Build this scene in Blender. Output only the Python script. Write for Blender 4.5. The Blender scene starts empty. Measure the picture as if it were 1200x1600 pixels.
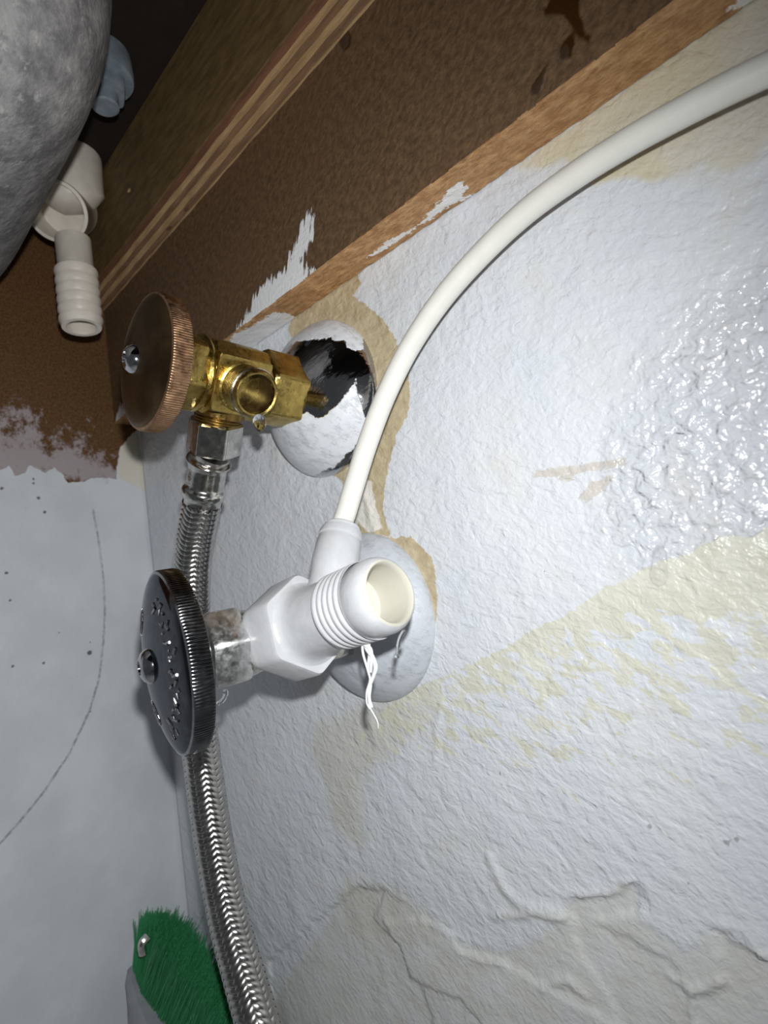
import bpy, math, random
import numpy as np
from mathutils import Vector, Matrix
from mathutils import noise as mnoise

scene = bpy.context.scene
random.seed(7)
rng = np.random.default_rng(7)

# ------------------------------------------------------------------ camera
# world: x along the back wall, y into the back wall (wall face y = 0), z up, metres
F_PX = 900.0
CAM = np.array([0.0, -0.15, 0.0])
R = np.array([[0.70039214, 0.69923066, -0.14327366],
              [-0.17627508, -0.02506003, -0.9840219],
              [-0.69164872, 0.71445677, 0.1057051]])      # world -> (right, down, forward)
cd = bpy.data.cameras.new('camera')
cam = bpy.data.objects.new('camera', cd)
scene.collection.objects.link(cam)
M = Matrix.Identity(4)
for i in range(3):
    M[i][0], M[i][1], M[i][2], M[i][3] = R[0][i], -R[1][i], -R[2][i], CAM[i]
cam.matrix_world = M
cd.sensor_fit = 'HORIZONTAL'
cd.sensor_width = 36.0
cd.lens = 36.0 * F_PX / 1200.0
cd.clip_start = 0.005
cd.clip_end = 20
cd.dof.use_dof = True
cd.dof.focus_distance = 0.185
cd.dof.aperture_fstop = 0.027 / 0.0012     # a phone's ~1 mm entrance pupil
scene.camera = cam

# ------------------------------------------------------------------ world, flash, exposure
w = bpy.data.worlds.new('world')
scene.world = w
w.use_nodes = True
w.node_tree.nodes['Background'].inputs[0].default_value = (0.88, 0.94, 1.0, 1)
w.node_tree.nodes['Background'].inputs[1].default_value = 0.06

ld = bpy.data.lights.new('phone_flash', 'SPOT')
ld.energy = 2.1
ld.shadow_soft_size = 0.0028
ld.spot_size = math.radians(165)
ld.spot_blend = 1.0
ld.color = (0.975, 0.992, 1.0)
lo = bpy.data.objects.new('phone_flash', ld)
scene.collection.objects.link(lo)
FL = CAM + R.T @ np.array([0.004, -0.021, -0.004])
aim = R.T @ np.array([-0.52, 0.27, 1.0])
lo.location = FL
lo.rotation_euler = Vector(aim).to_track_quat('-Z', 'Y').to_euler()

vs = scene.view_settings
vs.view_transform = 'Standard'
vs.look = 'None'
vs.exposure = 0.0
vs.gamma = 1.0
vs.use_curve_mapping = False

# ------------------------------------------------------------------ helpers
XC = -0.3432                    # left panel
ZR, TR = 0.1120, 0.0148         # rail: bottom height, depth
ZP, TP, ZT = 0.1831, 0.0156, 0.2350   # plywood: bottom, thickness, top (underside of worktop)
ZF = -0.250                     # cabinet floor
LX, LZ = -0.1599, -0.0149       # lower valve axis
UX, UZ = -0.1703, 0.0727        # upper valve axis


def ray(px, py):
    return R.T @ np.array([(px - 600) / F_PX, (py - 800) / F_PX, 1.0])


def at(px, py, ax, v):
    r = ray(px, py)
    return CAM + r * ((v - CAM[ax]) / r[ax])


def srgb(r, g, b):
    def c(u):
        u /= 255.0
        return u / 12.92 if u <= 0.04045 else ((u + 0.055) / 1.055) ** 2.4
    return (c(r), c(g), c(b), 1.0)


def link(o, parent=None):
    scene.collection.objects.link(o)
    if parent is not None:
        o.parent = parent
        o.matrix_parent_inverse = parent.matrix_world.inverted()
    return o


def tag(o, label=None, cat=None, group=None, kind=None):
    if label: o['label'] = label
    if cat: o['category'] = cat
    if group: o['group'] = group
    if kind: o['kind'] = kind
    return o


def empty(name, loc, label, cat, group=None):
    o = bpy.data.objects.new(name, None)
    o.empty_display_size = 0.01
    o.location = loc
    link(o)
    bpy.context.view_layer.update()
    return tag(o, label, cat, group)


def mobj(name, V, F, mat, parent=None, smooth=True, sharp=35, origin=None):
    V = np.asarray(V, float)
    if origin is None:
        origin = np.zeros(3) if parent is None else np.array(parent.matrix_world.translation)
        if parent is None:
            origin = np.array([(V[:, 0].min() + V[:, 0].max()) / 2, (V[:, 1].min() + V[:, 1].max()) / 2, V[:, 2].min()])
    me = bpy.data.meshes.new(name)
    me.from_pydata((V - origin).tolist(), [], F if isinstance(F, list) else F.tolist())
    me.update()
    import bmesh
    bm = bmesh.new(); bm.from_mesh(me)
    bmesh.ops.recalc_face_normals(bm, faces=bm.faces)
    bm.to_mesh(me); bm.free()
    if smooth:
        me.shade_smooth()
        me.set_sharp_from_angle(angle=math.radians(sharp))
    mats = mat if isinstance(mat, (list, tuple)) else [mat]
    for m in mats: me.materials.append(m)
    o = bpy.data.objects.new(name, me)
    o.location = origin
    scene.collection.objects.link(o)
    if parent is not None:
        o.parent = parent
        o.matrix_parent_inverse = Matrix.Identity(4)
        o.location = Vector(origin) - parent.matrix_world.translation
        # parents are never rotated, so a plain offset is enough
    return o


class MB:
    """collects vertices and faces"""
    def __init__(s): s.V = []; s.F = []
    def add(s, V, F):
        b = len(s.V); s.V.extend([tuple(v) for v in V])
        s.F.extend([[i + b for i in f] for f in F]); return s


def frame(d, hint=(0, 0, 1)):
    d = np.array(d, float); d /= np.linalg.norm(d)
    h = np.array(hint, float)
    if abs(h.dot(d)) > 0.95: h = np.array([1.0, 0, 0])
    u = h - d * h.dot(d); u /= np.linalg.norm(u)
    v = np.cross(d, u)
    return d, u, v


def lathe(c, d, prof, n=64, hint=(0, 0, 1), rmod=None, cap0=True, cap1=True):
    """prof: list of (radius, height along d). rmod(theta, ring) -> radius offset"""
    d, u, v = frame(d, hint); c = np.array(c, float)
    V = []; F = []
    th = np.arange(n) * 2 * math.pi / n
    for k, (r, h) in enumerate(prof):
        for t in th:
            rr = r + (rmod(t, k) if rmod else 0)
            V.append(c + d * h + (u * math.cos(t) + v * math.sin(t)) * rr)
    for k in range(len(prof) - 1):
        for i in range(n):
            j = (i + 1) % n
            F.append([k * n + i, k * n + j, (k + 1) * n + j, (k + 1) * n + i])
    if cap0: F.append(list(range(n))[::-1])
    if cap1: F.append([(len(prof) - 1) * n + i for i in range(n)])
    return V, F


def hexpts(Rc, n=6, rot=0.0, rnd=0.12):
    P = []
    for i in range(n):
        a = rot + i * 2 * math.pi / n
        p = np.array([math.cos(a), math.sin(a)]) * Rc
        q0 = np.array([math.cos(a - 2 * math.pi / n), math.sin(a - 2 * math.pi / n)]) * Rc
        q1 = np.array([math.cos(a + 2 * math.pi / n), math.sin(a + 2 * math.pi / n)]) * Rc
        e = rnd
        A = p + (q0 - p) * e; B = p + (q1 - p) * e
        for s in (0, 0.33, 0.67, 1):
            P.append((1 - s) ** 2 * A + 2 * s * (1 - s) * p + s * s * B)
    return np.array(P)


def prism(c, d, P, secs, hint=(0, 0, 1), cap0=True, cap1=True, rclip=None):
    """P 2-D outline; secs: (height, scale[, clip radius])"""
    d, u, v = frame(d, hint); c = np.array(c, float)
    n = len(P); V = []; F = []
    for sec in secs:
        h, s = sec[0], sec[1]
        for p in P:
            q = p * s
            if len(sec) > 2:
                l = np.linalg.norm(q)
                if l > sec[2]: q = q * sec[2] / l
            V.append(c + d * h + u * q[0] + v * q[1])
    for k in range(len(secs) - 1):
        for i in range(n):
            j = (i + 1) % n
            F.append([k * n + i, k * n + j, (k + 1) * n + j, (k + 1) * n + i])
    if cap0: F.append(list(range(n))[::-1])
    if cap1: F.append([(len(secs) - 1) * n + i for i in range(n)])
    return V, F


def catmull(P, m=12):
    P = [np.array(p, float) for p in P]
    P = [2 * P[0] - P[1]] + P + [2 * P[-1] - P[-2]]
    out = []
    for i in range(1, len(P) - 2):
        p0, p1, p2, p3 = P[i - 1:i + 3]
        for k in range(m):
            t = k / m
            out.append(0.5 * (2 * p1 + (p2 - p0) * t + (2 * p0 - 5 * p1 + 4 * p2 - p3) * t * t + (3 * p1 - p0 - 3 * p2 + p3) * t ** 3))
    out.append(P[-2])
    return np.array(out)


def frames_along(C):
    T = np.gradient(C, axis=0); T /= np.linalg.norm(T, axis=1)[:, None]
    u = np.array([0, 0, 1.0]) if abs(T[0][2]) < 0.9 else np.array([0, 1.0, 0])
    U = []
    for t in T:
        u = u - t * u.dot(t); u /= np.linalg.norm(u); U.append(u.copy())
    U = np.array(U); W = np.cross(T, U)
    return T, U, W


def sweep(C, rad, n=24, caps=True):
    C = np.asarray(C, float); T, U, W = frames_along(C)
    rad = np.broadcast_to(rad, (len(C),))
    V = []; F = []
    for i in range(len(C)):
        for k in range(n):
            a = 2 * math.pi * k / n
            V.append(C[i] + (U[i] * math.cos(a) + W[i] * math.sin(a)) * rad[i])
    for i in range(len(C) - 1):
        for k in range(n):
            l = (k + 1) % n
            F.append([i * n + k, i * n + l, (i + 1) * n + l, (i + 1) * n + k])
    if caps:
        F.append(list(range(n))[::-1]); F.append([(len(C) - 1) * n + k for k in range(n)])
    return V, F


def box(lo_, hi_):
    x0, y0, z0 = lo_; x1, y1, z1 = hi_
    V = [(x0, y0, z0), (x1, y0, z0), (x1, y1, z0), (x0, y1, z0), (x0, y0, z1), (x1, y0, z1), (x1, y1, z1), (x0, y1, z1)]
    F = [[0, 3, 2, 1], [4, 5, 6, 7], [0, 1, 5, 4], [1, 2, 6, 5], [2, 3, 7, 6], [3, 0, 4, 7]]
    return V, F


def sdf(P, poly):
    """signed distance in mm of 2-D points (metres) to a polygon, positive inside"""
    P = np.asarray(P) * 1000; Q = np.asarray(poly) * 1000
    d = np.full(len(P), 1e9); ins = np.zeros(len(P), bool)
    for i in range(len(Q)):
        a = Q[i]; b = Q[(i + 1) % len(Q)]
        e = b - a; wv = P - a
        t = np.clip((wv @ e) / max(e @ e, 1e-9), 0, 1)
        d = np.minimum(d, np.linalg.norm(wv - t[:, None] * e, axis=1))
        c = (a[1] > P[:, 1]) != (b[1] > P[:, 1])
        with np.errstate(divide='ignore', invalid='ignore'):
            xi = (b[0] - a[0]) * (P[:, 1] - a[1]) / (b[1] - a[1]) + a[0]
        ins ^= c & (P[:, 0] < xi)
    return np.clip(np.where(ins, d, -d), -60, 60)


def linedist(P, pts):
    P = np.asarray(P) * 1000; Q = np.asarray(pts) * 1000
    d = np.full(len(P), 1e9)
    for a, b in zip(Q[:-1], Q[1:]):
        e = b - a; wv = P - a
        t = np.clip((wv @ e) / max(e @ e, 1e-9), 0, 1)
        d = np.minimum(d, np.linalg.norm(wv - t[:, None] * e, axis=1))
    return d


def attr(o, name, vals):
    a = o.data.attributes.new(name, 'FLOAT', 'POINT')
    a.data.foreach_set('value', np.asarray(vals, np.float32))


def gridfaces(nu, nv):
    i = np.arange(nu - 1)[:, None] * nv + np.arange(nv - 1)[None]
    i = i.ravel()
    return np.stack([i, i + 1, i + nv + 1, i + nv], 1)


def fbm(P, scale, octv=3):
    """cheap smooth value noise on 2-D points, roughly -1..1"""
    P = np.asarray(P) * scale; out = np.zeros(len(P)); amp = 1.0; tot = 0
    T = np.random.default_rng(3).uniform(-1, 1, (256, 256))
    for o_ in range(octv):
        q = P * 2 ** o_ + o_ * 17.3
        i = np.floor(q).astype(int); f = q - i; f = f * f * (3 - 2 * f)
        a = T[i[:, 0] % 256, i[:, 1] % 256]; b = T[(i[:, 0] + 1) % 256, i[:, 1] % 256]
        c = T[i[:, 0] % 256, (i[:, 1] + 1) % 256]; d = T[(i[:, 0] + 1) % 256, (i[:, 1] + 1) % 256]
        out += amp * ((a * (1 - f[:, 0]) + b * f[:, 0]) * (1 - f[:, 1]) + (c * (1 - f[:, 0]) + d * f[:, 0]) * f[:, 1])
        tot += amp; amp *= 0.5
    return out / tot


# ------------------------------------------------------------------ material kit
class NT:
    def __init__(s, name):
        s.m = bpy.data.materials.new(name); s.m.use_nodes = True
        s.t = s.m.node_tree; s.n = s.t.nodes; s.l = s.t.links
        s.b = s.n['Principled BSDF']
        s.tc = s.n.new('ShaderNodeTexCoord')
        s.h = None
    def put(s, sock, v):
        if isinstance(v, bpy.types.NodeSocket): s.l.new(v, sock)
        else: sock.default_value = v
    def set(s, **k):
        nm = dict(col='Base Color', rough='Roughness', metal='Metallic', trans='Transmission Weight', ior='IOR', coat='Coat Weight', coatr='Coat Roughness', spec='Specular IOR Level', sss='Subsurface Weight', alpha='Alpha')
        for a, v in k.items(): s.put(s.b.inputs[nm[a]], v)
        return s
    def obj(s, scale=(1, 1, 1), rot=(0, 0, 0)):
        mr = s.n.new('ShaderNodeMapping'); mr.inputs['Rotation'].default_value = rot
        mp = s.n.new('ShaderNodeMapping'); mp.inputs['Scale'].default_value = scale
        s.l.new(s.tc.outputs['Object'], mr.inputs['Vector']); s.l.new(mr.outputs[0], mp.inputs['Vector']); return mp.outputs[0]
    def noise(s, scale, detail=3, rough=0.55, vec=None, dist=0.0):
        x = s.n.new('ShaderNodeTexNoise'); x.inputs['Scale'].default_value = scale; x.inputs['Detail'].default_value = detail
        x.inputs['Roughness'].default_value = rough; x.inputs['Distortion'].default_value = dist
        s.l.new(vec if vec is not None else s.tc.outputs['Object'], x.inputs['Vector']); return x.outputs[0]
    def vor(s, scale, vec=None, feat='F1', rand=1.0):
        x = s.n.new('ShaderNodeTexVoronoi'); x.feature = feat; x.inputs['Scale'].default_value = scale; x.inputs['Randomness'].default_value = rand
        s.l.new(vec if vec is not None else s.tc.outputs['Object'], x.inputs['Vector']); return x.outputs['Distance']
    def attr(s, name):
        x = s.n.new('ShaderNodeAttribute'); x.attribute_name = name; return x.outputs['Fac']
    def math(s, op, a, b=0.0, c=0.0):
        x = s.n.new('ShaderNodeMath'); x.operation = op
        for i, v in enumerate((a, b, c)): s.put(x.inputs[i], v)
        return x.outputs[0]
    def ramp(s, v, a, b, c=0.0, d=1.0):
        x = s.n.new('ShaderNodeMapRange'); x.interpolation_type = 'SMOOTHSTEP'
        s.put(x.inputs[0], v); x.inputs[1].default_value = a; x.inputs[2].default_value = b
        x.inputs[3].default_value = c; x.inputs[4].default_value = d; return x.outputs[0]
    def mix(s, f, a, b, mode='MIX'):
        x = s.n.new('ShaderNodeMix'); x.data_type = 'RGBA'; x.blend_type = mode
        s.put(x.inputs[0], f); s.put(x.inputs[6], a); s.put(x.inputs[7], b); return x.outputs[2]
    def fmix(s, f, a, b):
        x = s.n.new('ShaderNodeMix'); x.data_type = 'FLOAT'
        s.put(x.inputs[0], f); s.put(x.inputs[2], a); s.put(x.inputs[3], b); return x.outputs[0]
    def bump(s, h, dist, strength=1.0):
        x = s.n.new('ShaderNodeBump'); x.inputs['Strength'].default_value = strength; x.inputs['Distance'].default_value = dist
        s.put(x.inputs['Height'], h)
        if s.h is not None: s.l.new(s.h, x.inputs['Normal'])
        s.h = x.outputs[0]; s.l.new(s.h, s.b.inputs['Normal']); return s
    def mask(s, name, amp, scale, soft, detail=4, vec=None, off=0.0):
        """sdf attribute (mm, + inside) roughened by noise -> 0..1"""
        n = s.noise(scale, detail, 0.6, vec)
        n = s.math('MULTIPLY_ADD', n, 2 * amp, -amp + off)
        return s.ramp(s.math('ADD', s.attr(name), n), -soft, soft)


def metal(name, col, rough, bump=None, scr=0.0):
    k = NT(name)
    n = k.noise(350, 4)
    c = k.mix(k.ramp(n, 0.35, 0.7), tuple(x * 0.72 for x in col[:3]) + (1,), col)
    k.set(col=c, metal=1.0, rough=k.ramp(k.noise(500, 3), 0.2, 0.8, rough * 0.7, rough * 1.4))
    if bump: k.bump(k.noise(bump[0], 3), bump[1])
    return k.m


# ---- painted plaster wall
k = NT('wall_paint')
white = srgb(220, 223, 226); beige = srgb(211, 202, 174); tan = srgb(188, 166, 126); grn = srgb(214, 210, 176); gry = srgb(176, 174, 160)
c = k.mix(k.ramp(k.noise(28, 3), 0.35, 0.7), srgb(214, 218, 224), white)
c = k.mix(k.math('MULTIPLY', k.ramp(k.noise(60, 5), 0.48, 0.75), 0.40), c, srgb(212, 208, 200))
grnc = k.mix(k.ramp(k.noise(75, 4), 0.35, 0.7), srgb(209, 207, 187), srgb(217, 215, 201))
spk = k.noise(190, 5, 0.62, k.obj((0.6, 1, 1.35), (0, math.radians(-30), 0)))
pu = k.attr('pure')
dens = k.ramp(k.math('ADD', k.math('MAXIMUM', k.math('MULTIPLY', pu, 1.6), k.math('MULTIPLY', pu, 0.22)), k.math('MULTIPLY_ADD', spk, 62, -29.5)), -1.6, 1.6)
sof = k.ramp(k.math('ADD', k.attr('soft'), k.math('MULTIPLY_ADD', k.noise(90, 4), 12, -6)), -5, 5)
c = k.mix(k.math('MULTIPLY', sof, 0.5), c, srgb(198, 193, 174))
pm = k.ramp(k.math('ADD', k.attr('plaster'), k.math('MULTIPLY_ADD', k.noise(140, 4), 7, -3.5)), -1.8, 1.8)
c = k.mix(k.math('MULTIPLY', pm, 0.55), c, k.mix(k.ramp(k.noise(110, 4), 0.35, 0.68), srgb(200, 196, 182), srgb(208, 208, 204)))
m4 = k.math('MULTIPLY', k.mask('lower', 2.2, 260, 0.35), dens)
c = k.mix(k.math('MULTIPLY', m4, 0.88), c, grnc)
m3 = k.mask('strip', 2.6, 200, 1.3)
c = k.mix(m3, c, k.mix(k.ramp(k.noise(70, 4), 0.3, 0.7), beige, srgb(214, 207, 188)))
m3b = k.mask('fade', 5, 120, 5)
c = k.mix(k.math('MULTIPLY', m3b, 0.6), c, srgb(214, 212, 206))
m1 = k.mask('ring', 2.0, 320, 0.22)
c = k.mix(m1, c, k.mix(k.ramp(k.noise(220, 4), 0.3, 0.7), srgb(184, 167, 134), srgb(203, 189, 156)))
m1w = k.mask('glossy', 1.2, 400, 0.3)
c = k.mix(m1w, c, srgb(226, 222, 212))
m7 = k.mask('scratch', 1.3, 700, 0.25, vec=k.obj((0.5, 1, 1.3)))
c = k.mix(k.math('MULTIPLY', m7, 0.6), c, srgb(196, 184, 166))
md = k.mask('dirt', 0.25, 900, 0.15)
c = k.mix(k.math('MULTIPLY', md, 0.5), c, srgb(96, 88, 76))
# trowel relief: long lumps, coarser toward the unprimed lower right
v1 = k.obj((1, 1, 1.0), (0, math.radians(28), 0))
n1 = k.noise(520, 3, 0.5, k.obj((0.9, 1, 1.1), (0, math.radians(-30), 0)), 0.4)
n2 = k.noise(210, 3, 0.5, k.obj((0.75, 1, 1.15), (0, math.radians(-30), 0)), 0.6)
n3 = k.noise(55, 3)
fresh = k.math('MULTIPLY', k.ramp(k.math('ADD', k.attr('fresh'), k.math('MULTIPLY_ADD', k.noise(90, 3), 16, -8)), -9, 7), k.math('MULTIPLY_ADD', m4, -0.7, 1.0))
k.set(col=c, rough=k.fmix(fresh, k.fmix(m4, k.fmix(k.ramp(k.noise(40, 3), 0.3, 0.7), 0.32, 0.44), 0.42), 0.085), spec=k.fmix(fresh, 0.5, 1.0), coat=k.math('MULTIPLY', fresh, 0.8), coatr=0.05)
k.bump(k.math('MULTIPLY', fresh, k.math('SUBTRACT', k.noise(240, 2, 0.5, None, 0.3), 0.5)), 0.0026)
k.bump(n3, 0.0007)
k.bump(k.math('MULTIPLY', n2, k.math('MULTIPLY_ADD', pm, -0.65, 1.0)), 0.0009)
k.bump(n1, 0.00042)
k.bump(m4, 0.00020, -1.0)
M_WALL = k.m

# ---- left panel: brown particleboard, white paint
k = NT('panel_paint')
wp = k.mix(k.ramp(k.noise(30, 4), 0.35, 0.7), srgb(206, 210, 214), srgb(217, 221, 226))
br = k.mix(k.ramp(k.noise(900, 4), 0.3, 0.7), srgb(80, 54, 28), srgb(112, 78, 44))
br = k.mix(k.math('MULTIPLY', k.ramp(k.noise(1500, 3), 0.58, 0.7), 0.4), br, srgb(146, 108, 64))
mb = k.mask('brown', 1.6, 210, 0.25)
mt = k.ramp(k.math('ADD', k.math('MULTIPLY', k.attr('thin'), 0.45), k.math('MULTIPLY_ADD', k.noise(110, 8, 0.74), 56, -28.5)), -4, 4)
br2 = k.mix(k.math('MULTIPLY', mt, 0.75), br, srgb(186, 178, 182))
mcr = k.mask('cream', 1.2, 300, 0.5)
wp2 = k.mix(mcr, wp, srgb(219, 214, 200))
c = k.mix(mb, wp2, br2)
mp_ = k.math('MULTIPLY', k.mask('pencil', 0.55, 500, 0.35), k.ramp(k.noise(420, 4), 0.28, 0.6, 0.25, 1.0))
c = k.mix(k.math('MULTIPLY', mp_, 0.62), c, srgb(96, 95, 97))
md = k.mask('dirt', 0.35, 800, 0.2)
c = k.mix(k.math('MULTIPLY', md, 0.85), c, srgb(70, 64, 62))
k.set(col=c, rough=k.fmix(mb, 0.5, 0.75), spec=0.35)
k.bump(k.noise(300, 4), 0.00022)
k.bump(mb, 0.0004, -1.0)
M_PANEL = k.m

# ---- rail face (dark board, paint smear, wet run) and its raw bottom edge
k = NT('rail_face')
b0 = k.mix(k.ramp(k.noise(330, 7, 0.75, k.obj((1, 1, 1.5), (0, math.radians(30), 0))), 0.34, 0.68), srgb(80, 61, 42), srgb(118, 92, 65))
b0 = k.mix(k.math('MULTIPLY', k.ramp(k.noise(22, 3), 0.45, 0.7), 0.4), b0, srgb(104, 74, 54))
wet = k.mask('wet', 1.1, 240, 0.5)
b0 = k.mix(wet, b0, srgb(58, 36, 16))
sm = k.mask('smear', 9.0, 420, 0.35, 6, k.obj((1.5, 1, 0.25), (0, math.radians(-22), 0)), 0.2)
sp = k.mask('spatter', 2.6, 700, 0.3, 3)
pnt = k.math('MAXIMUM', sm, sp)
c = k.mix(pnt, b0, k.mix(k.noise(200, 3), srgb(232, 232, 233), srgb(246, 246, 247)))
k.set(col=c, rough=k.fmix(wet, k.fmix(pnt, 0.62, 0.45), 0.18), spec=0.4)
k.bump(k.noise(700, 4), 0.0003)
k.bump(sm, 0.0003)
M_RAIL = k.m

k = NT('rail_edge')
g = k.noise(420, 6, 0.72, k.obj((0.45, 1, 1)))
c = k.mix(k.ramp(g, 0.34, 0.68), srgb(158, 116, 76), srgb(198, 158, 112))
c = k.mix(k.math('MULTIPLY', k.ramp(k.noise(700, 4, 0.6, k.obj((0.3, 1, 1))), 0.55, 0.72), 0.6), c, srgb(126, 82, 46))
sp = k.mask('spatter', 3.0, 520, 0.3, 4)
c = k.mix(sp, c, srgb(232, 230, 228))
k.set(col=c, rough=0.75, spec=0.3)
k.bump(g, 0.0008)
M_RAILEDGE = k.m

# ---- plywood
def plymat(name, a, b):
    k = NT(name)
    g = k.noise(420, 6, 0.65, k.obj((0.12, 1, 1)))
    c = k.mix(k.ramp(g, 0.33, 0.7), a, b)
    kn = k.ramp(k.vor(60, k.obj((0.5, 1, 1))), 0.05, 0.11, 1, 0)
    c = k.mix(k.math('MULTIPLY', kn, 0.7), c, srgb(74, 50, 32))
    k.set(col=c, rough=0.75, spec=0.25); k.bump(g, 0.0005)
    return k.m
M_PLYL = plymat('ply_light', srgb(160, 128, 90), srgb(188, 156, 114))
M_PLYD = plymat('ply_dark', srgb(116, 88, 64), srgb(142, 110, 82))
M_PLYR = plymat('ply_red', srgb(100, 68, 50), srgb(126, 88, 64))
k = NT('ply_veneer')
g = k.noise(300, 6, 0.65, k.obj((0.25, 1, 1)))
c = k.mix(k.ramp(g, 0.3, 0.7), srgb(92, 72, 44), srgb(122, 98, 62))
k.set(col=c, rough=0.7, spec=0.3); k.bump(g, 0.0002)
M_VENEER = k.m

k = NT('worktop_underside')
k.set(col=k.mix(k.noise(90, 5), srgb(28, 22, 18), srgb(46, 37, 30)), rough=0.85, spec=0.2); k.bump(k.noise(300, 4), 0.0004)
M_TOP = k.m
k = NT('floor_board')
k.set(col=k.mix(k.noise(40, 5), srgb(176, 176, 174), srgb(198, 198, 196)), rough=0.6); k.bump(k.noise(300, 3), 0.0002)
M_FLOOR = k.m

# ---- sink coating
k = NT('sink_coating')
n = k.noise(85, 7, 0.72)
c = k.mix(k.ramp(n, 0.38, 0.66), srgb(104, 102, 102), srgb(148, 146, 145))
c = k.mix(k.math('MULTIPLY', k.ramp(k.noise(260, 5, 0.7), 0.54, 0.72), 0.6), c, srgb(178, 176, 174))
k.set(col=c, rough=0.85, spec=0.25); k.bump(k.noise(400, 4), 0.0005)
M_SINK = k.m

# ---- plastics
def plastic(name, col, rough, sss=0.0, n=0.03, bump=None):
    k = NT(name)
    d = tuple(max(0, x - n) for x in col[:3]) + (1,)
    k.set(col=k.mix(k.ramp(k.noise(180, 4), 0.35, 0.7), d, col), rough=rough, spec=0.5)
    if sss:
        k.set(sss=sss); k.b.inputs['Subsurface Radius'].default_value = (0.004, 0.004, 0.003); k.b.inputs['Subsurface Scale'].default_value = 0.6
    if bump: k.bump(k.noise(bump[0], 3), bump[1])
    return k.m
M_TUBE = plastic('tube_plastic', srgb(222, 220, 212), 0.33, 0.0)
M_ADAPT = plastic('adapter_plastic', srgb(194, 195, 197), 0.34, 0.0, 0.05, (260, 0.00018))
M_BORE = plastic('bore_plastic', srgb(196, 193, 180), 0.30, 0.0, 0.02)
M_TAPE = plastic('tape', srgb(238, 238, 240), 0.45)
M_OVER = plastic('overflow_plastic', srgb(226, 218, 206), 0.4, 0.0, 0.08)
M_NUTGREY = plastic('grey_plastic', srgb(132, 141, 148), 0.5, 0, 0.07, (300, 0.0003))
M_BRUSH = plastic('brush_plastic', srgb(150, 152, 158), 0.4, 0, 0.04)

k = NT('bristle_green')
k.set(col=k.mix(k.noise(900, 3), srgb(42, 122, 74), srgb(78, 172, 116)), rough=0.5)
M_BRIST = k.m

# ---- metals
M_BRASS = metal('brass', srgb(196, 170, 98), 0.30, (300, 0.00025))
M_BRASSD = metal('brass_dark', srgb(146, 118, 66), 0.32, (300, 0.0002))
M_BRASSIN = plastic('shaded_tarnish', srgb(58, 44, 24), 0.35)  # tarnish brown, darkened to paint shade into the deep port bore
M_CHROME = metal('chrome', (0.72, 0.73, 0.76, 1), 0.09)
M_DARKCHROME = metal('dark_chrome', (0.14, 0.145, 0.155, 1), 0.10)
M_DARKCHROME.node_tree.nodes['Principled BSDF'].inputs['Specular Tint'].default_value = (0.62, 0.63, 0.66, 1)
M_SILVER = metal('worn_nickel', (0.86, 0.86, 0.85, 1), 0.36, (420, 0.00015))
M_MARKS = metal('glint_chrome', (0.5, 0.5, 0.52, 1), 0.22)  # brighter base colour paints flash glints onto the raised strokes
M_RIM = metal('rim_chrome', (0.30, 0.305, 0.32, 1), 0.14)
M_STEEL = metal('braid_steel', (0.62, 0.60, 0.58, 1), 0.22)
M_NICKEL = metal('nickel', (0.74, 0.72, 0.68, 1), 0.17, (420, 0.00012))

k = NT('tarnished_bronze')
n = k.noise(110, 5)
k.set(col=k.mix(k.ramp(n, 0.3, 0.7), srgb(92, 72, 48), srgb(122, 98, 68)), metal=1.0, rough=0.40); k.bump(k.noise(400, 3), 0.0001)
M_BRONZE = k.m
M_COPPER = metal('knurl_copper', srgb(206, 164, 128), 0.34)

k = NT('water')
k.set(col=(1, 1, 1, 1), rough=0.02, trans=1.0, ior=1.333)
M_WATER = k.m


k = NT('water_film')
k.set(col=(0.30, 0.28, 0.25, 1), rough=0.04, alpha=0.07, spec=1.0)
M_FILM = k.m


def paint_metal(name, base, pcol, pcol2, amp=1.6, sc=420, streak=0.35, brough=0.1):
    k = NT(name)
    m = k.mask('paint', amp, sc, 0.18, 5)
    st = k.ramp(k.noise(260, 7, 0.78, k.obj((0.5, 1, 1.5), (0, math.radians(-40), 0))), 0.46, 0.74)
    m2 = k.math('MULTIPLY', m, k.math('MULTIPLY_ADD', st, -streak, 1.0))
    k.set(col=k.mix(m2, base, k.mix(k.noise(160, 4), pcol, pcol2)), metal=k.math('MULTIPLY_ADD', m2, -1.0, 1.0), rough=k.fmix(m, brough, 0.32))
    k.bump(m2, 0.0003); k.bump(k.noise(400, 3, 0.5, k.obj((0.5, 1, 1.6), (0, math.radians(35), 0))), 0.00012)
    return k.m
M_ESC_U = paint_metal('escutcheon_half_painted', (0.55, 0.56, 0.58, 1), srgb(214, 218, 224), srgb(230, 232, 236), 1.3, 420, 0.42, 0.10)
M_ESC_L = paint_metal('escutcheon_painted', (0.30, 0.32, 0.34, 1), srgb(186, 191, 198), srgb(206, 210, 216), 0.8, 300, 0.30, 0.2)

# ================================================================== SETTING
def axis(segs):
    a = []
    for lo_, hi_, st in segs:
        a += list(np.arange(lo_, hi_ - 1e-9, st))
    a.append(segs[-1][1]); return np.array(a)


# ---- back wall
xs = axis([(XC, 0.05, 0.001), (0.05, 0.30, 0.01)])
zs = axis([(ZF, -0.215, 0.004), (-0.215, 0.125, 0.001), (0.125, ZT, 0.01)])
GX, GZ = np.meshgrid(xs, zs, indexing='ij')
P2 = np.stack([GX.ravel(), GZ.ravel()], 1)


def wp_(pts): return np.array([[at(x, y, 1, 0.0)[0], at(x, y, 1, 0.0)[2]] for x, y in pts])


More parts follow.
